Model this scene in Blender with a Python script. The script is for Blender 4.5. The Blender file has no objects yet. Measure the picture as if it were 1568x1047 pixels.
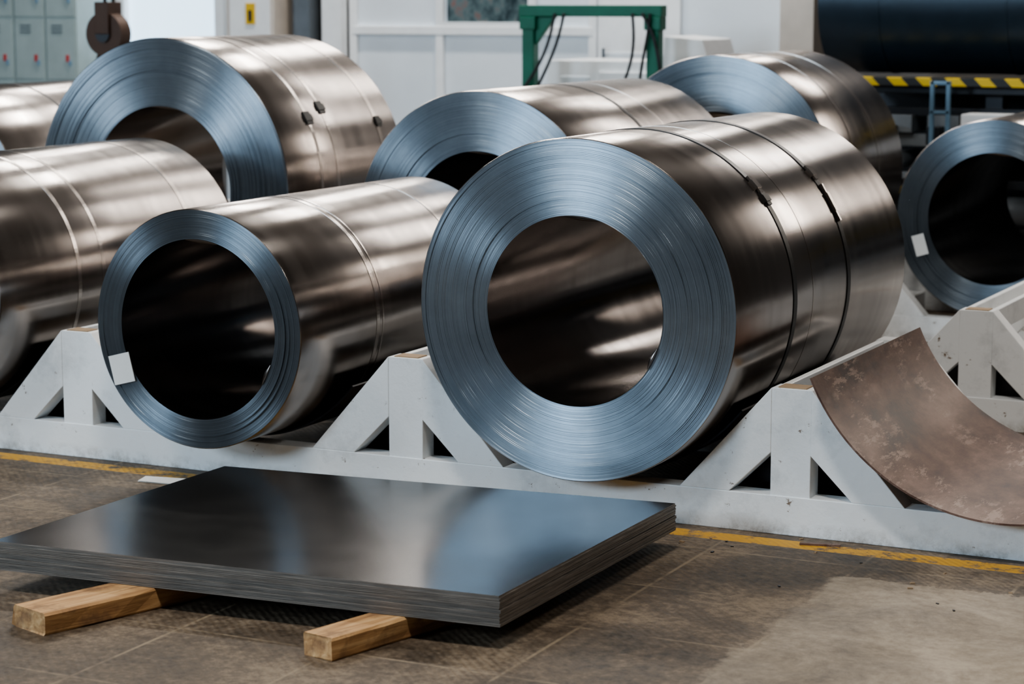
import bpy, math, random
from mathutils import Vector, Matrix
random.seed(7)
S = bpy.context.scene
C = bpy.context.collection
S.view_settings.look = 'AgX - Medium High Contrast'

# ---------------------------------------------------------------- materials
def newmat(name):
    m = bpy.data.materials.new(name); m.use_nodes = True
    nt = m.node_tree
    return m, nt, nt.nodes['Principled BSDF']
def N(nt, t, **kw):
    n = nt.nodes.new(t)
    for k, v in kw.items(): setattr(n, k, v)
    return n
def L(nt, a, b): nt.links.new(a, b)
def setin(n, **kw):
    for k, v in kw.items(): n.inputs[k.replace('_', ' ')].default_value = v
def coords(nt, scale=(1, 1, 1)):
    tc = N(nt, 'ShaderNodeTexCoord'); mp = N(nt, 'ShaderNodeMapping')
    mp.inputs['Scale'].default_value = scale
    L(nt, tc.outputs['Object'], mp.inputs['Vector']); return mp.outputs['Vector']
def noise(nt, vec, scale=5, detail=5, rough=.6, dist=0):
    n = N(nt, 'ShaderNodeTexNoise'); setin(n, Scale=scale, Detail=detail, Roughness=rough, Distortion=dist)
    L(nt, vec, n.inputs['Vector']); return n.outputs['Fac']
def ramp(nt, fac, stops):
    r = N(nt, 'ShaderNodeValToRGB'); e = r.color_ramp.elements
    while len(e) < len(stops): e.new(.5)
    for i, (p, c) in enumerate(stops):
        e[i].position = p
        e[i].color = (c[0], c[1], c[2], 1) if not isinstance(c, (int, float)) else (c, c, c, 1)
    L(nt, fac, r.inputs['Fac']); return r.outputs['Color']
def bump(nt, h, bsdf, strength=.2, dist=.01):
    b = N(nt, 'ShaderNodeBump'); setin(b, Strength=strength, Distance=dist)
    L(nt, h, b.inputs['Height']); L(nt, b.outputs['Normal'], bsdf.inputs['Normal'])
def math_(nt, op, a, b=None):
    n = N(nt, 'ShaderNodeMath', operation=op)
    for i, x in enumerate((a, b)):
        if x is None: continue
        if isinstance(x, (int, float)): n.inputs[i].default_value = x
        else: L(nt, x, n.inputs[i])
    return n.outputs[0]
def mixc(nt, fac, a, b):
    n = N(nt, 'ShaderNodeMix', data_type='RGBA')
    if isinstance(fac, (int, float)): n.inputs[0].default_value = fac
    else: L(nt, fac, n.inputs[0])
    for i, x in ((6, a), (7, b)):
        if isinstance(x, tuple): n.inputs[i].default_value = (*x[:3], 1)
        else: L(nt, x, n.inputs[i])
    return n.outputs[2]

def paint(name, col, rough=.5, metal=0., var=.15, nscale=6, bumps=.1):
    m, nt, b = newmat(name)
    v = coords(nt)
    f = noise(nt, v, nscale)
    lo = tuple(c*(1-var) for c in col); hi = tuple(min(1, c*(1+var)) for c in col)
    L(nt, ramp(nt, f, [(.3, lo), (.7, hi)]), b.inputs['Base Color'])
    setin(b, Roughness=rough, Metallic=metal)
    if bumps: bump(nt, noise(nt, v, nscale*8), b, bumps, .003)
    return m

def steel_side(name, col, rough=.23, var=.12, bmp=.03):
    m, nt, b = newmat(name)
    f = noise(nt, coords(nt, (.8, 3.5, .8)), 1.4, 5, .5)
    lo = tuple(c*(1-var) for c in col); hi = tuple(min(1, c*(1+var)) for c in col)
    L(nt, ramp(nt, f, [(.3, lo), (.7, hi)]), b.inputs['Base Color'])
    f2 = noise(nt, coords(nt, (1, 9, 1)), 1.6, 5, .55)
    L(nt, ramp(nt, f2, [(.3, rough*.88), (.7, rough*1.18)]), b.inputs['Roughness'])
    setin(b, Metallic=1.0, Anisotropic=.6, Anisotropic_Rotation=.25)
    t = N(nt, 'ShaderNodeTangent', direction_type='RADIAL', axis='Y'); L(nt, t.outputs[0], b.inputs['Tangent'])
    f3 = noise(nt, coords(nt, (.7, 1.0, .7)), 2.0, 2, .5)
    bump(nt, f3, b, bmp, .012)
    return m
def steel_face(name, col):
    m, nt, b = newmat(name)
    tc = N(nt, 'ShaderNodeTexCoord'); sp = N(nt, 'ShaderNodeSeparateXYZ'); L(nt, tc.outputs['Object'], sp.inputs[0])
    r2 = math_(nt, 'ADD', math_(nt, 'MULTIPLY', sp.outputs[0], sp.outputs[0]), math_(nt, 'MULTIPLY', sp.outputs[2], sp.outputs[2]))
    r = math_(nt, 'SQRT', r2)
    n1 = N(nt, 'ShaderNodeTexNoise', noise_dimensions='1D'); setin(n1, Scale=240, Detail=4, Roughness=.7); L(nt, r, n1.inputs['W'])
    n2 = noise(nt, coords(nt), 6, 6, .65)
    mx = math_(nt, 'ADD', math_(nt, 'MULTIPLY', n1.outputs['Fac'], .6), math_(nt, 'MULTIPLY', n2, .4))
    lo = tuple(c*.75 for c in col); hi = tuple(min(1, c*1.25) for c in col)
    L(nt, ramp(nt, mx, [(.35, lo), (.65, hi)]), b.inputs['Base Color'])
    setin(b, Metallic=.92, Roughness=.37, Anisotropic=.92, Anisotropic_Rotation=.25)
    t = N(nt, 'ShaderNodeTangent', direction_type='RADIAL', axis='Y'); L(nt, t.outputs[0], b.inputs['Tangent'])
    return m

M_side = steel_side('steel_outer_wrap', (.345, .315, .297))
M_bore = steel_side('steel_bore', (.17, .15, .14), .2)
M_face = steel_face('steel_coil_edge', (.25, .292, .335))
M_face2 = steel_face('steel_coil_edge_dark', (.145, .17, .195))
M_band = paint('strap_black', (.012, .012, .012), .4, .5)
M_band2 = steel_side('strap_steel', (.46, .42, .39), .24)
M_clip = paint('clip_black', (.015, .015, .015), .5)
M_label = paint('paper_white', (.8, .8, .78), .7, 0, .05)
COILM = [M_side, M_face, M_bore, M_band, M_band2, M_clip, M_label]
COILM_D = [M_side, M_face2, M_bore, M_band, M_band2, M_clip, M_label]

M_white, nt, b = newmat('rack_white_paint')
v = coords(nt)
c1 = ramp(nt, noise(nt, v, 5, 9, .72), [(.28, (.72, .74, .75)), (.48, (.93, .95, .96))])
ch = ramp(nt, noise(nt, v, 16, 9, .78), [(.34, 1.), (.37, 0.)])
c1 = mixc(nt, ch, c1, (.20, .13, .08))
spz = N(nt, 'ShaderNodeSeparateXYZ'); L(nt, v, spz.inputs[0])
grime = math_(nt, 'MULTIPLY', ramp(nt, spz.outputs[2], [(0., 1.), (.05, 0.)]), ramp(nt, noise(nt, v, 9, 8, .75), [(.45, 0.), (.65, .8)]))
L(nt, mixc(nt, grime, c1, (.22, .17, .12)), b.inputs['Base Color'])
setin(b, Roughness=.35); bump(nt, noise(nt, v, 30, 4), b, .3, .005)

M_rust, nt, b = newmat('saddle_brown_primer')
c1 = ramp(nt, noise(nt, coords(nt, (1.6, .7, 1.6)), 2.4, 9, .68, .15), [(.40, (.028, .012, .008)), (.47, (.082, .038, .024)), (.54, (.125, .066, .045)), (.64, (.21, .13, .10))])
sc = ramp(nt, noise(nt, coords(nt, (4, 1.0, 4)), 5, 10, .82, .1), [(.53, 0.), (.57, 1.)])
sc2 = ramp(nt, noise(nt, coords(nt), 2.6, 5, .6), [(.45, 0.), (.54, 1.)])
L(nt, mixc(nt, math_(nt, 'MULTIPLY', math_(nt, 'MULTIPLY', sc, sc2), .75), c1, (.33, .235, .19)), b.inputs['Base Color'])
setin(b, Roughness=.5, Metallic=.05); bump(nt, noise(nt, coords(nt), 12, 6), b, .4, .005)
M_liner = paint('saddle_dark_steel', (.03, .03, .033), .35, .7)
M_tan = paint('cardboard_tan', (.34, .24, .15), .8)
M_dark = paint('machine_dark', (.03, .034, .042), .45, .3)
M_darkblue = paint('drum_dark_blue', (.022, .038, .056), .34, .3)
M_grey = paint('machine_grey', (.26, .29, .32), .5, .2)
M_green = paint('frame_green', (.0, .13, .075), .4)
M_blue = paint('post_blue', (.16, .28, .40), .45)
M_yellow = paint('yellow_paint', (.75, .48, .02), .5)
M_wallw = paint('panel_white', (.76, .82, .88), .55, 0, .05, 2, 0)
M_frame = paint('frame_white', (.88, .9, .92), .5, 0, .05)
M_beige = paint('beige_panel', (.62, .56, .50), .6, 0, .08)
M_lock = paint('locker_green_grey', (.36, .44, .44), .5, 0, .08)
M_red = paint('tag_red', (.45, .04, .04), .5)
M_brown = paint('hook_brown', (.07, .04, .028), .5, .4)
M_conduit = paint('column_grey', (.12, .14, .16), .5, .2)
M_cable = paint('cable_black', (.01, .01, .012), .5)
M_plaster = paint('wall_plaster', (.18, .165, .155), .8, 0, .2, .5)
M_wallwarm = paint('wall_warm', (.11, .09, .075), .8, 0, .3, .6)
M_ceil = paint('ceiling_metal', (.10, .088, .078), .7, 0, .2, 1)
m, nt, b = newmat('window_glass_bright'); M_glass = m
setin(b, Base_Color=(.6, .8, .95, 1), Roughness=.15)
b.inputs['Emission Color'].default_value = (.62, .82, 1, 1); b.inputs['Emission Strength'].default_value = 1.8
m, nt, b = newmat('window_glass_dark'); M_glassd = m
c1 = ramp(nt, noise(nt, coords(nt, (5, 1, 3)), 2.5, 3), [(.35, (.03, .05, .06)), (.55, (.12, .17, .18)), (.7, (.25, .12, .10))])
L(nt, c1, b.inputs['Base Color']); setin(b, Roughness=.1)
m, nt, b = newmat('hazard_stripes'); M_haz = m
tc = N(nt, 'ShaderNodeTexCoord'); sp = N(nt, 'ShaderNodeSeparateXYZ'); L(nt, tc.outputs['Object'], sp.inputs[0])
fr = math_(nt, 'FRACT', math_(nt, 'MULTIPLY', math_(nt, 'ADD', sp.outputs[0], sp.outputs[2]), 6.0))
L(nt, mixc(nt, math_(nt, 'GREATER_THAN', fr, .5), (.75, .52, .02), (.02, .02, .02)), b.inputs['Base Color'])
M_wood, nt, b = newmat('wood_plank')
g = noise(nt, coords(nt, (14, 1.0, 14)), 3, 6, .6, .5)
g2 = noise(nt, coords(nt), 9, 5, .6)
wc = ramp(nt, g, [(.25, (.22, .105, .045)), (.5, (.50, .29, .13)), (.75, (.72, .48, .25))])
L(nt, mixc(nt, ramp(nt, g2, [(.38, .7), (.5, 0.)]), wc, (.18, .10, .055)), b.inputs['Base Color'])
setin(b, Roughness=.75); bump(nt, g, b, .5, .005)
M_sheet, nt, b = newmat('sheet_top_steel')
f = noise(nt, coords(nt, (1, 5, 1)), 1.5, 6)
L(nt, ramp(nt, f, [(.3, (.066, .065, .064)), (.7, (.082, .081, .079))]), b.inputs['Base Color'])
L(nt, ramp(nt, noise(nt, coords(nt), 2.2, 5), [(.3, .17), (.7, .25)]), b.inputs['Roughness'])
setin(b, Metallic=.75); b.inputs['Specular IOR Level'].default_value = .3
M_edge, nt, b = newmat('sheet_edge_steel')
f = noise(nt, coords(nt, (3, 3, 120)), 3, 6, .7)
L(nt, ramp(nt, f, [(.3, (.11, .10, .09)), (.55, (.24, .215, .19)), (.75, (.42, .37, .33))]), b.inputs['Base Color'])
setin(b, Metallic=.4, Roughness=.45)

M_floor, nt, b = newmat('floor_concrete')
v = coords(nt)
tc = N(nt, 'ShaderNodeTexCoord'); sp = N(nt, 'ShaderNodeSeparateXYZ'); L(nt, tc.outputs['Object'], sp.inputs[0])
X, Y = sp.outputs[0], sp.outputs[1]
big = noise(nt, v, 2.2, 10, .74, .4); fine = noise(nt, v, 34, 9, .8)
dark = ramp(nt, math_(nt, 'ADD', math_(nt, 'MULTIPLY', big, .55), math_(nt, 'MULTIPLY', fine, .45)),
            [(.40, (.045, .033, .022)), (.50, (.13, .096, .066)), (.585, (.26, .20, .14))])
br = N(nt, 'ShaderNodeTexBrick', offset=0.0); setin(br, Scale=1.0, Mortar_Size=.008, Mortar_Smooth=.8)
br.inputs['Brick Width'].default_value = .46; br.inputs['Row Height'].default_value = .46
L(nt, v, br.inputs['Vector'])
jm = math_(nt, 'MULTIPLY', br.outputs['Fac'], ramp(nt, noise(nt, v, 3, 6, .7), [(.42, .1), (.58, .85)]))
dark = mixc(nt, jm, dark, (.32, .25, .17))
wv = N(nt, 'ShaderNodeTexWave', wave_type='BANDS', bands_direction='DIAGONAL'); setin(wv, Scale=22, Distortion=2.5, Detail=2)
L(nt, v, wv.inputs['Vector'])
wm = ramp(nt, noise(nt, v, 1.1, 4), [(.40, 0.1), (.60, .8)])
lb = noise(nt, v, 2.6, 10, .74, .6)
light = ramp(nt, math_(nt, 'ADD', math_(nt, 'MULTIPLY', lb, .7), math_(nt, 'MULTIPLY', fine, .3)),
             [(.38, (.15, .12, .09)), (.48, (.28, .225, .165)), (.60, (.44, .365, .28))])
ed = math_(nt, 'MULTIPLY', math_(nt, 'SUBTRACT', noise(nt, v, 4, 9, .75), .5), .28)
mX = ramp(nt, math_(nt, 'ADD', math_(nt, 'ADD', X, ed), 2.5), [(.63, 0.), (.66, .9)])
mY = math_(nt, 'LESS_THAN', math_(nt, 'ADD', Y, ed), 5.86)
mask = math_(nt, 'MULTIPLY', mX, mY)
base = mixc(nt, mask, dark, light)
y1 = math_(nt, 'GREATER_THAN', Y, 6.105); y2 = math_(nt, 'LESS_THAN', Y, 6.19)
wear = ramp(nt, noise(nt, v, 9, 8, .75), [(.42, 0.), (.50, 1.)])
base = mixc(nt, math_(nt, 'MULTIPLY', math_(nt, 'MULTIPLY', y1, y2), math_(nt, 'MULTIPLY', wear, .9)), base, (.68, .36, .03))
L(nt, base, b.inputs['Base Color'])
L(nt, ramp(nt, big, [(.3, .42), (.7, .7)]), b.inputs['Roughness'])
h = math_(nt, 'ADD', math_(nt, 'MULTIPLY', fine, 1.3), math_(nt, 'MULTIPLY', math_(nt, 'MULTIPLY', wv.outputs['Fac'], wm), math_(nt, 'SUBTRACT', 1.0, mask)))
bump(nt, h, b, .45, .007)

# ---------------------------------------------------------------- mesh builder
class MB:
    def __init__(s): s.v = []; s.f = []; s.m = []; s.s = []
    def add(s, vs, fs, mat=0, smooth=False):
        o = len(s.v); s.v += [tuple(p) for p in vs]
        for f in fs: s.f.append([i+o for i in f]); s.m.append(mat); s.s.append(smooth)
    def box(s, x0, x1, y0, y1, z0, z1, mat=0, M=None):
        vs = [Vector(p) for p in ((x0,y0,z0),(x1,y0,z0),(x1,y1,z0),(x0,y1,z0),(x0,y0,z1),(x1,y0,z1),(x1,y1,z1),(x0,y1,z1))]
        if M: vs = [M @ p for p in vs]
        s.add(vs, [(0,3,2,1),(4,5,6,7),(0,1,5,4),(1,2,6,5),(2,3,7,6),(3,0,4,7)], mat)
    def prism(s, poly, y0, y1, mat=0):
        a = sum(poly[i][0]*poly[(i+1) % len(poly)][1]-poly[(i+1) % len(poly)][0]*poly[i][1] for i in range(len(poly)))
        if a < 0: poly = poly[::-1]
        n = len(poly)
        vs = [(x, y0, z) for x, z in poly]+[(x, y1, z) for x, z in poly]
        fs = [tuple(range(n)), tuple(range(2*n-1, n-1, -1))]
        fs += [((i+1) % n, i, n+i, n+(i+1) % n) for i in range(n)]
        s.add(vs, fs, mat)
    def cyl(s, p0, p1, r, seg=16, mat=0, r1=None, caps=True):
        p0 = Vector(p0); p1 = Vector(p1); d = (p1-p0).normalized()
        u = d.orthogonal().normalized(); w = d.cross(u); r1 = r if r1 is None else r1
        vs = []
        for p, rr in ((p0, r), (p1, r1)):
            for i in range(seg):
                a = 2*math.pi*i/seg; vs.append(p+u*math.cos(a)*rr+w*math.sin(a)*rr)
        s.add(vs, [(i, (i+1) % seg, seg+(i+1) % seg, seg+i) for i in range(seg)], mat, True)
        if caps:
            s.add(vs[:seg], [tuple(range(seg-1, -1, -1))], mat); s.add(vs[seg:], [tuple(range(seg))], mat)
    def tube(s, pts, r, mat=0, seg=8):
        for a, b2 in zip(pts, pts[1:]): s.cyl(a, b2, r, seg, mat)
    def lathe(s, prof, seg, mat, smooth, fn):
        vs = []
        for (r, y) in prof:
            for i in range(seg):
                a = 2*math.pi*i/seg; x, yy, z = fn(r, y, a); vs.append((x, yy, z))
        fs = []
        for k in range(len(prof)-1):
            for i in range(seg):
                j = (i+1) % seg
                fs.append((k*seg+i, (k+1)*seg+i, (k+1)*seg+j, k*seg+j))
        s.add(vs, fs, mat, smooth)
    def build(s, name, mats, loc=(0,0,0), rotz=0, bevel=0):
        me = bpy.data.meshes.new(name); me.from_pydata(s.v, [], s.f)
        for m_ in mats: me.materials.append(m_)
        for p, mi, sm in zip(me.polygons, s.m, s.s): p.material_index = mi; p.use_smooth = sm
        me.update()
        o = bpy.data.objects.new(name, me); C.objects.link(o)
        o.location = loc; o.rotation_euler = (0, 0, rotz)
        if bevel:
            bv = o.modifiers.new('bevel', 'BEVEL'); bv.width = bevel; bv.segments = 2; bv.limit_method = 'ANGLE'
        return o

# ---------------------------------------------------------------- coils
BEAM = .12
def coil(x, y, R, Ri, Lh, z=None, bands=(), clips=(), rot=0, mats=COILM, label=None, rough_face=.0004, tails=True, seg=192):
    b = MB()
    ph = random.uniform(0, 6.28); ec = .004
    def fn(r, yy, a):
        k = 1+ec*math.cos(2*a+ph)
        return (math.sin(a)*r*k, yy, math.cos(a)*r*k)
    b.lathe([(R, Lh), (R, Lh*.5), (R, .004), (R-.003, 0)], seg, 0, True, fn)
    n = int((R-Ri)/.005); prof = []; off = 0; dr = (R-.003-Ri)/n
    for i in range(n):
        off = off*.8+random.gauss(0, rough_face)
        if random.random() < .05: off += random.choice((-1, 1))*.002
        o = max(-.006, min(.006, off))
        prof.append((R-.003-dr*i, o)); prof.append((R-.003-dr*(i+.85), o))
    prof[0] = (R-.003, 0); prof.append((Ri, 0))
    b.lathe(prof, seg, 1, False, fn)
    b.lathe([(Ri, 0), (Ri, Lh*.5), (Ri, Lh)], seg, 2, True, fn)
    b.lathe([(Ri, Lh), (R, Lh)], seg, 1, False, fn)
    for k in range(3):
        rr = Ri+(R-Ri)*random.uniform(.15, .95)
        a0 = random.uniform(0, 6.28); 
        vs = []; m_ = 40; span = random.uniform(.8, 2.2)
        for i in range(m_+1):
            a = a0+span*i/m_; t = math.sin(math.pi*i/m_)
            p = fn(rr, -.001-.003*t, a); q = fn(rr+.0012, -.001-.003*t, a); g = fn(rr, .003, a); h = fn(rr+.0012, .003, a)
            vs += [p, q, h, g]
        fs = []
        for i in range(m_):
            o = 4*i
            fs += [(o, o+1, o+5, o+4), (o+1, o+2, o+6, o+5), (o+3, o, o+4, o+7)]
        b.add(vs, fs, 1, False)
    for (yb, w, mi, h) in bands:
        b.lathe([(R-.001, yb+w/2), (R+h, yb+w/2), (R+h, yb-w/2), (R-.001, yb-w/2)], seg, mi, False, fn)
    for (yb, th, sx, sy, mi) in clips:
        a = math.radians(th)
        M = Matrix.Rotation(a, 4, 'Y') @ Matrix.Translation((0, yb, R+.002))
        b.box(-sx/2, sx/2, -sy/2, sy/2, -.006, .006, mi, M)
        b.box(-sx/4, sx/4, -sy/2-.005, sy/2+.005, -.006, .010, mi, M)
    if tails:
        for a0, span in ((-.12, .42), (1.9, .25)):
            vs = []
            for i in range(13):
                a = a0+span*i/12; d = .010*math.sin(math.pi*i/12)
                vs += [fn(Ri, -.003, a), fn(Ri-.002-d, -.003, a), fn(Ri-.002-d, .3, a)]
            fs = []
            for i in range(12):
                o = 3*i; fs += [(o, o+3, o+4, o+1), (o+1, o+4, o+5, o+2)]
            b.add(vs, fs, 2, True)
    if label:
        lx, lz, w, h, ang = label
        M = Matrix.Translation((lx, -.008, lz)) @ Matrix.Rotation(ang, 4, 'Y')
        b.box(-w/2, w/2, -.001, .001, -h/2, h/2, 6, M)
    if z is None: z = BEAM+.008+R
    return b.build('steel_coil', mats, (x, y, z), rot)

coil(-2.805, 6.118, .531, .295, 1.737, bands=((.52, .032, 3, .003), (1.07, .032, 3, .003), (.70, .004, 4, .001)),
     clips=((.52, 47, .07, .026, 4), (.52, 53, .05, .034, 5), (1.07, 47, .06, .026, 4), (1.07, 60, .14, .012, 4)))
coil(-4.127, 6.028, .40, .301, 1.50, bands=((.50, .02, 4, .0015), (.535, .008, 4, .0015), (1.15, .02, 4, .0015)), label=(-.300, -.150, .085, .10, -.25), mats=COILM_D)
coil(-5.449, 6.10, .455, .30, 1.50, bands=((.45, .02, 4, .0015), (.60, .02, 4, .001), (1.2, .025, 4, .0015)))
coil(-4.127, 8.05, .555, .31, 1.60, bands=((.75, .028, 3, .002), (1.0, .02, 4, .001)))
coil(-5.68, 8.05, .655, .36, 1.02, bands=((.28, .02, 4, .0015), (.42, .02, 4, .0015), (.85, .03, 4, .0015)),
     clips=((.28, 62, .06, .05, 5), (.42, 58, .06, .05, 5), (.86, 66, .05, .04, 5)), rough_face=.002)
coil(-7.0, 8.05, .535, .305, 1.20, bands=((.6, .02, 3, .001),))
coil(-3.886, 10.11, .605, .335, 1.15, bands=((.35, .02, 4, .0015), (.75, .02, 4, .0015)))
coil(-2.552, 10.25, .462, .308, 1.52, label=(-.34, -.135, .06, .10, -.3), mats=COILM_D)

# ---------------------------------------------------------------- racks
def rack(yf, peaks, x0, x1, depth=1.15):
    b = MB(); T = .08
    for k, (ya, yb) in enumerate(((yf, yf+T), (yf+depth-T, yf+depth))):
        b.box(x0, x1, ya, yb, 0.0, BEAM, 0)
        for p in peaks:
            b.box(p-.063, p+.063, ya+.003, yb, BEAM-.002, .45, 0)
            for s in (-1, 1):
                poly = [(p+s*.063, .45), (p+s*.357, BEAM), (p+s*.195, BEAM), (p+s*.063, .25)]
                b.prism(poly, ya+.001, yb-.001, 0)
    for p in peaks:
        for s in (-1, 1):
            b.box(p+s*.05-.012, p+s*.05+.012, yf+T, yf+depth-T, .36, .447, 0)
        b.box(p-.045, p+.045, yf+.008, yf+T-.008, .449, .4535, 1)
        b.box(p-.06, p+.06, yf+T, yf+depth-T, 0, .10, 0)
        b.prism([(p-.33, .10), (p+.33, .10), (p+.06, .40), (p-.06, .40)], yf+.14, yf+.15, 2)  # dark sheet behind the openings stands in for shade under the coils
    o = b.build('coil_rack', [M_white, M_tan, M_liner], (0, 0, 0), 0, .005)
    return o
P = [-2.144+1.322*k for k in range(-4, 3)]
rack(6.245, P, -8.2, 1.0)
rack(8.17, [p+.06 for p in P], -8.6, 1.0)
rack(10.2, [p+.26 for p in P[0:6]], -7.4, -.9)

def saddle(x, ya, yb, R, a0, a1, mats, name, zc):
    b = MB(); n = 48; pr = []
    for i in range(n+1):
        a = math.radians(a0+(a1-a0)*i/n); pr.append((math.sin(a), -math.cos(a)))
    vs = []; m_ = 6
    for j in range(m_+1):
        y = ya+(yb-ya)*j/m_
        for (sx, sz) in pr: vs.append((sx*R, y, sz*R))
    W = n+1
    for j in range(m_+1):
        y = ya+(yb-ya)*j/m_
        for (sx, sz) in pr: vs.append((sx*(R-.006), y, sz*(R-.006)))
    K = W*(m_+1); fs = []
    for j in range(m_):
        for i in range(n):
            q = j*W+i; fs.append((q, q+W, q+W+1, q+1)); fs.append((K+q, K+q+1, K+q+W+1, K+q+W))
    for i in range(n):
        fs.append((i, i+1, K+i+1, K+i)); q = m_*W+i; fs.append((q+1, q, K+q, K+q+1))
    for j in range(m_):
        q = j*W; fs.append((q+W, q, K+q, K+q+W)); q = j*W+n; fs.append((q, q+W, K+q+W, K+q))
    b.add(vs, fs, 0, True)
    o = b.build(name, mats, (x, 0, zc))
    o.modifiers.new('es', 'EDGE_SPLIT').split_angle = math.radians(50)
    return o
saddle(-1.483, 6.157, 7.30, .625, -67, 67, [M_rust], 'curved_saddle_plate', BEAM+.001+.625)
for xx, r in ((-2.805, .60), (-4.127, .52), (-5.449, .56)):
    saddle(xx, 6.34, 7.38, r, -52, 52, [M_liner], 'curved_saddle_plate', BEAM+.0005+r)

# ---------------------------------------------------------------- sheet stack
b = MB(); n = 18; z0 = .06; H = .080/n
cor = [(-3.885, 4.682), (-2.391, 4.783), (-2.386, 5.931), (-3.867, 5.789)]
for i in range(n):
    dx = random.gauss(0, .0014); dy = random.gauss(0, .0014)
    za = z0+i*H; zb = za+H*.84
    if i == n-1: zb = z0+.08
    vs = [(x+dx, y+dy, za) for x, y in cor]+[(x+dx, y+dy, zb) for x, y in cor]
    b.add(vs, [(0,3,2,1),(0,1,5,4),(1,2,6,5),(2,3,7,6),(3,0,4,7)], 1)
    b.add(vs, [(4,5,6,7)], 0 if i == n-1 else 1)
ins = .004
cx = sum(c[0] for c in cor)/4; cy = sum(c[1] for c in cor)/4
core = [(cx+(x-cx)*(1-ins), cy+(y-cy)*(1-ins)) for x, y in cor]
vs = [(x, y, z0+.001) for x, y in core]+[(x, y, z0+.078) for x, y in core]
b.add(vs, [(0,1,5,4),(1,2,6,5),(2,3,7,6),(3,0,4,7)], 1)
b.build('steel_sheet_stack', [M_sheet, M_edge])

def plank(x, y, w, ln, rot):
    b = MB(); segs = 14; vs = []; T = .0585
    for j in range(segs+1):
        yy = ln*j/segs; d = [random.uniform(-.003, .003) for _ in range(8)]
        c = .006
        ring = [(c, 0), (w-c, 0), (w, c), (w, T-c), (w-c, T), (c, T), (0, T-c), (0, c)]
        for k, (px, pz) in enumerate(ring):
            yj = yy+(random.uniform(-.006, .006) if j == 0 else 0)
            vs.append((px+(d[k] if k in (2, 3, 6, 7) else 0), yj, pz))
    fs = []
    for j in range(segs):
        for k in range(8):
            fs.append((8*j+k, 8*j+(k+1) % 8, 8*j+8+(k+1) % 8, 8*j+8+k))
    fs.append(tuple(range(7, -1, -1))); fs.append(tuple(range(8*segs, 8*segs+8)))
    b.add(vs, fs, 0); return b.build('wooden_beam', [M_wood], (x, y, 0), rot)
plank(-2.814, 4.545, .105, .85, math.radians(-15))
plank(-3.618, 4.425, .139, 1.0, math.radians(-18))

b = MB(); b.add([(-4.36, 6.0, .004), (-4.12, 6.02, .003), (-4.15, 6.09, .010), (-4.38, 6.075, .004)], [(0, 1, 2, 3)], 0)
b.add([(-4.36, 6.0, .001), (-4.12, 6.02, .001), (-4.15, 6.09, .008), (-4.38, 6.075, .001)], [(3, 2, 1, 0)], 0)
b.build('paper_sheet', [M_label])
b = MB()
for i in range(26):
    x = random.uniform(-2.35, -1.2); y = random.uniform(5.5, 6.22)
    if random.random() < .45: x, y = random.uniform(-4.4, -1.3), random.uniform(6.0, 6.23)
    s = random.uniform(.002, .008)
    M = Matrix.Translation((x, y, 0)) @ Matrix.Rotation(random.uniform(0, 3.1), 4, 'Z')
    b.box(-s, s, -s*.5, s*.5, 0, s*.5, random.choice((0, 0, 1)), M)
b.box(-.06, .06, -.008, .008, 0, .006, 2, Matrix.Translation((-2.02, 6.17, 0)) @ Matrix.Rotation(.25, 4, 'Z'))
b.build('floor_debris', [M_tan, M_liner, M_rust])

# ---------------------------------------------------------------- room shell
def shell(name, x0, x1, y0, y1, z0, z1, mat):
    b = MB(); b.box(x0, x1, y0, y1, z0, z1); return b.build(name, [mat])
shell('floor', -16, 8, -8, 14.2, -.2, 0, M_floor)
shell('wall_back', -16, 8, 14.0, 14.2, 0, 7.5, M_plaster)
shell('wall_left', -16.2, -16, -8, 14.2, 0, 7.5, M_plaster)
shell('wall_right', 8, 8.2, -8, 14.2, 0, 7.5, M_wallwarm)
shell('wall_front', -16, 8, -8.2, -8, 0, 7.5, M_wallwarm)
shell('ceiling', -16, 8, -8, 14.2, 7.5, 7.7, M_ceil)

b = MB()
b.box(-8.12, -4.82, 13.93, 14.0, 0, 2.2, 0)
b.box(-9.25, -8.96, 13.95, 14.0, 0, 2.2, 0)
b.box(-13, -10.2, 13.95, 14.0, 0, 2.2, 0)
for x in (-8.12, -7.42, -6.70, -6.24): b.box(x-.03, x+.03, 13.90, 13.93, 0, 2.2, 1)
b.box(-8.12, -6.24, 13.895, 13.93, 1.36, 1.42, 1)
b.box(-8.12, -6.24, 13.895, 13.93, .55, .61, 1)
b.box(-6.20, -5.60, 13.90, 13.93, 0, 2.1, 1)
b.box(-6.16, -5.64, 13.89, 13.90, .15, 1.25, 0)
b.cyl((-6.13, 13.84, 1.1), (-6.13, 13.84, 1.28), .012, 8, 2)
b.box(-4.85, -4.62, 13.75, 14.0, 0, 7.0, 3)
b.build('wall_partition', [M_wallw, M_frame, M_conduit, M_beige], bevel=.004)
b = MB(); b.box(-7.36, -6.73, 13.91, 13.925, 1.44, 2.1, 0)
b.box(-7.39, -6.70, 13.9, 13.92, 1.42, 1.45, 1); b.box(-7.39, -6.70, 13.9, 13.92, 2.1, 2.14, 1)
b.build('window_1', [M_glassd, M_frame])
b = MB(); b.box(-10.13, -9.28, 13.96, 13.99, 1.2, 2.2, 0)
for x in (-10.15, -9.26): b.box(x-.04, x+.04, 13.9, 14.0, 1.15, 2.25, 1)
b.box(-10.15, -9.26, 13.9, 14.0, 1.12, 1.2, 1); b.box(-10.15, -9.26, 13.9, 14.0, 2.2, 2.28, 1)
b.build('window_2', [M_glass, M_frame])
b = MB(); b.box(-8.96, -8.56, 13.55, 13.95, 0, 2.2, 0); b.box(-8.93, -8.59, 13.54, 13.55, .1, 2.1, 1)
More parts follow.
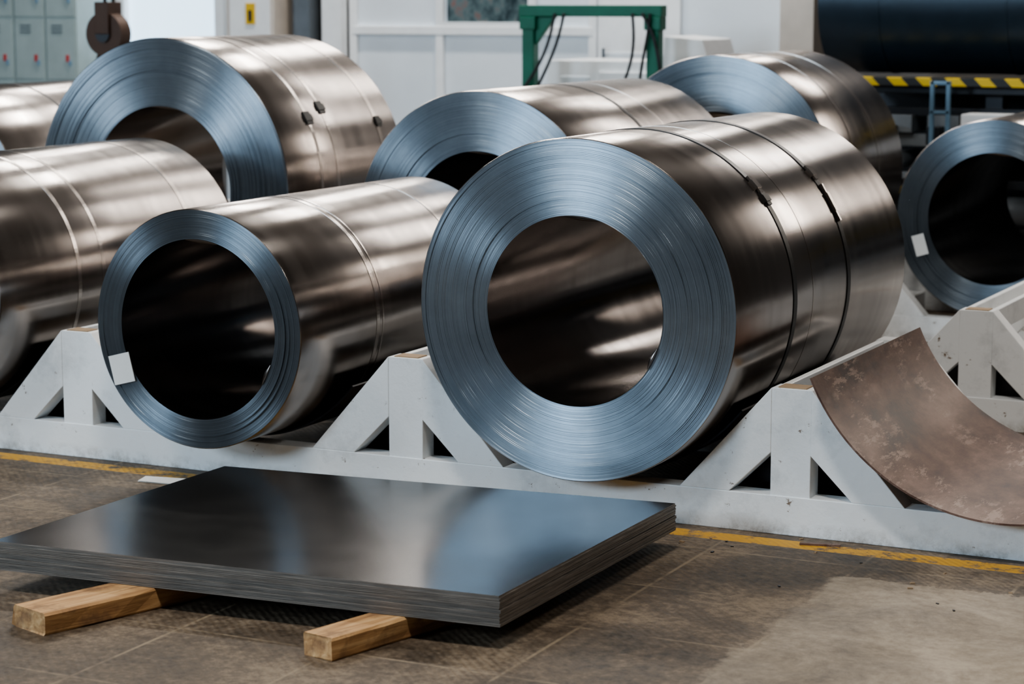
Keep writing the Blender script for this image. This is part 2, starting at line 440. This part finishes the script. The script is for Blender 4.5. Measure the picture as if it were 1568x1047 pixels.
b.box(-8.79, -8.71, 13.532, 13.54, 1.43, 1.58, 2); b.box(-8.765, -8.735, 13.528, 13.532, 1.45, 1.53, 3)
b.cyl((-8.62, 13.5, 1.1), (-8.62, 13.5, 1.25), .012, 8, 3)
b.build('electrical_cabinet', [M_beige, M_frame, M_yellow, M_clip], bevel=.004)
b = MB(); b.box(-8.5, -8.36, 13.7, 13.85, 0, 7.4, 0); b.box(-8.52, -8.34, 13.67, 13.88, 0, .03, 0)
b.box(-8.32, -8.16, 13.8, 13.89, 0, 2.4, 1)
b.build('wall_column', [M_conduit, M_frame], bevel=.004)
b = MB()
for i in range(7):
    x = -12.2+i*.29; b.box(x, x+.285, 13.4, 13.85, .05, 2.0, 0)
    for z in (.1, .56, 1.02, 1.48):
        b.box(x+.012, x+.273, 13.39, 13.40, z, z+.44, 0)
        b.box(x+.19, x+.215, 13.38, 13.39, z+.13, z+.18, 1); b.box(x+.215, x+.235, 13.38, 13.39, z+.10, z+.14, 2)
        for q in range(3): b.box(x+.06, x+.16, 13.386, 13.39, z+.34+q*.025, z+.35+q*.025, 3)
b.box(-12.2, -10.17, 13.4, 13.85, 0, .05, 3)
b.build('locker_cabinet', [M_lock, M_red, M_blue, M_conduit], bevel=.003)
b = MB(); hx, hy, hz = -8.10, 11.0, 1.40
b.cyl((hx-.02, hy-.05, hz), (hx-.02, hy+.05, hz), .13, 32, 0)
b.cyl((hx-.02, hy-.065, hz), (hx-.02, hy+.065, hz), .05, 20, 1)
b.box(hx-.07, hx+.03, hy-.07, hy+.07, hz+.0, hz+.19, 0)
b.tube([(hx-.04, hy, hz+.18), (hx-.04, hy, 7.45)], .012, 2); b.tube([(hx+.02, hy, hz+.18), (hx+.02, hy, 7.45)], .012, 2)
b.tube([(hx-.02+.075*math.sin(t), hy, hz-.17-.075*math.cos(t)) for t in [i*.35-2.2 for i in range(13)]], .022, 0)
b.build('crane_hook_block', [M_brown, M_dark, M_cable], bevel=.01)
b = MB(); gx0, gx1, gy = -6.08, -5.24, 12.6
for x in (gx0, gx1):
    b.box(x-.04, x+.04, gy-.04, gy+.04, 0, 1.50, 0); b.box(x-.15, x+.15, gy-.2, gy+.2, 0, .04, 0)
    b.box(x-.055, x+.055, gy-.05, gy+.05, 1.42, 1.50, 0)
b.box(gx0-.06, gx1+.06, gy-.045, gy+.045, 1.50, 1.57, 0)
b.prism([(gx0+.04, 1.5), (gx0+.18, 1.5), (gx0+.04, 1.32)], gy-.02, gy+.02, 0)
for (xa, xb, dz, ph) in ((gx0+.2, gx0-.05, .5, 0), (gx0+.22, gx0+.02, .65, 1), (gx1-.12, gx1-.22, .5, 0), (gx1-.05, gx1-.02, .6, 2), (gx1-.1, gx1+.12, .42, 1)):
    b.tube([(xa+(xb-xa)*t+.05*math.sin(3*t+ph), gy-.07, 1.52-dz*t) for t in [i/10 for i in range(11)]], .011, 1, 6)
b.build('green_gantry_frame', [M_green, M_cable], bevel=.006)
b = MB(); b.box(-6.15, -5.35, 13.0, 13.6, 0, 1.22, 0); b.box(-6.05, -5.85, 12.99, 13.0, .7, 1.12, 1); b.box(-5.78, -5.45, 12.98, 13.0, .8, 1.15, 0)
b.prism([(-5.32, 1.14), (-4.98, 1.14), (-5.05, 1.36), (-5.3, 1.38)], 12.9, 13.4, 0); b.box(-5.30, -5.02, 12.95, 13.35, 0, 1.14, 0)
b.build('control_machine', [M_frame, M_wallw], bevel=.01)

b = MB(); my = 12.75
b.cyl((-4.12, my, 1.60), (0.5, my, 1.60), .42, 64, 0)
for x in (-3.78, -3.05, -2.3): b.cyl((x, my, 1.60), (x+.02, my, 1.60), .424, 64, 3)
b.box(-3.95, .4, 12.22, 12.30, 1.125, 1.172, 4)
b.box(-3.95, .4, 12.30, 13.2, 1.08, 1.13, 1)
for x in (-3.9, -3.1, -2.2, -1.2, -.2):
    b.box(x-.05, x+.05, 12.4, 12.5, 0, 1.1, 1); b.box(x-.05, x+.05, 13.0, 13.1, 0, 1.1, 1)
for z, w in ((.95, .05), (.78, .07), (.55, .05), (.25, .08)):
    b.box(-3.95, .4, 12.36, 12.42, z, z+w, 2 if w == .07 else 1)
b.box(-3.9, .4, 12.95, 12.99, .1, 1.08, 1)
for x in (-3.72, -3.45, -3.2, -2.8, -2.5):
    b.box(x, x+.18, 12.3, 12.6, .86, .96, 2); b.cyl((x+.09, 12.28, .70), (x+.09, 12.7, .70), .05, 16, 2)
    b.box(x+.02, x+.1, 12.2, 12.3, .80, .90, 1); b.box(x+.05, x+.2, 12.25, 12.35, .60, .64, 2)
b.cyl((-3.9, 12.45, .42), (.3, 12.45, .42), .09, 24, 2)
for x in (-3.36, -3.27): b.box(x-.012, x+.012, 12.05, 12.08, 0, 1.16, 5)
for z in (.4, .7, .98, 1.14): b.box(-3.37, -3.26, 12.05, 12.08, z, z+.02, 5)
b.box(-3.18, -2.4, 12.0, 12.2, .86, .985, 6)
b.box(-3.62, -3.50, 11.95, 12.1, .54, .62, 4); b.box(-3.6, -3.52, 11.98, 12.08, 0, .54, 1)
b.build('roller_machine', [M_darkblue, M_dark, M_grey, M_darkblue, M_haz, M_blue, M_frame], bevel=.004)

# ---------------------------------------------------------------- lights
def area(name, loc, rot, sx, sy, p, col):
    l = bpy.data.lights.new(name, 'AREA'); l.shape = 'RECTANGLE'; l.size = sx; l.size_y = sy; l.energy = p; l.color = col
    o = bpy.data.objects.new(name, l); C.objects.link(o); o.location = loc; o.rotation_euler = rot; return o
k = 3
def winframe_y(x, w, z0, z1, ya, yb):
    global k
    b = MB()
    for xx in (x-w/2-.05, x+w/2, x-.02): b.box(xx, xx+.05, ya, yb, z0, z1, 0)
    b.box(x-w/2-.05, x+w/2+.05, ya, yb, z0-.06, z0, 0); b.box(x-w/2-.05, x+w/2+.05, ya, yb, z1, z1+.06, 0)
    b.build('window_%d' % k, [M_frame]); k += 1
def winframe_x(y, w, z0, z1, xa, xb):
    global k
    b = MB()
    for yy in (y-w/2-.05, y+w/2, y-.02): b.box(xa, xb, yy, yy+.05, z0, z1, 0)
    b.box(xa, xb, y-w/2-.05, y+w/2+.05, z0-.06, z0, 0); b.box(xa, xb, y-w/2-.05, y+w/2+.05, z1, z1+.06, 0)
    b.build('window_%d' % k, [M_frame]); k += 1
for i, (x, w, z0w, z1w, p) in enumerate(((-9.8, .8, 3.4, 5.6, 75), (-7.2, .8, 3.4, 5.6, 80), (-4.6, .7, 3.4, 5.6, 80), (-2.4, .6, 3.4, 5.6, 80), (.7, .8, 2.7, 4.5, 120))):  # unseen windows, added and placed to streak the coil sides
    winframe_y(x, w, z0w, z1w, 13.78, 14.0)
    area('back_streak_light', (x, 13.85, (z0w+z1w)/2), (math.radians(-90), 0, 0), w, z1w-z0w-.1, p, (1, .90, .80) if i == 4 else (1, .93, .86))
winframe_y(-8.8, 2.4, 3.6, 6.6, -8, -7.85)
area('daylight_front', (-8.8, -7.9, 5.1), (math.radians(90), 0, 0), 2.3, 2.9, 950, (.64, .83, 1))
winframe_x(-.5, 3.0, 2.0, 4.4, -16, -15.85)
area('daylight_side', (-15.9, -.5, 3.2), (0, math.radians(-90), 0), 2.3, 2.9, 480, (.68, .85, 1))
for x, y, p in ((-7, 3.5, 120), (-2, 3.0, 230), (-7, 8.2, 60), (-1, 8.2, 15), (-8, 12.4, 200), (-5.5, 12.4, 180), (3, 3, 110)):  # unseen lamps, added to brighten the floor and back wall
    b = MB(); b.box(x-.7, x+.7, y-.2, y+.2, 6.92, 7.0, 0)
    for s in (-.6, .6): b.tube([(x+s, y, 7.0), (x+s, y, 7.5)], .01, 0)
    b.build('added_ceiling_lamp', [M_grey])
    area('added_lamp_light', (x, y, 6.9), (0, 0, 0), 1.3, .35, p, (1, .96, .90))
w = bpy.data.worlds.new('world'); S.world = w; w.use_nodes = True
w.node_tree.nodes['Background'].inputs[0].default_value = (.6, .75, 1, 1)
w.node_tree.nodes['Background'].inputs[1].default_value = .1

# ---------------------------------------------------------------- camera
cam = bpy.data.cameras.new('camera'); co = bpy.data.objects.new('camera', cam); C.objects.link(co)
cam.sensor_width = 36; cam.lens = 36*3400/1568
co.location = (0, 0, 1.6)
co.rotation_euler = (math.radians(90-8.745), 0, math.radians(26.23))
cam.dof.use_dof = True; cam.dof.focus_distance = 6.5; cam.dof.aperture_fstop = 4.0
S.camera = co
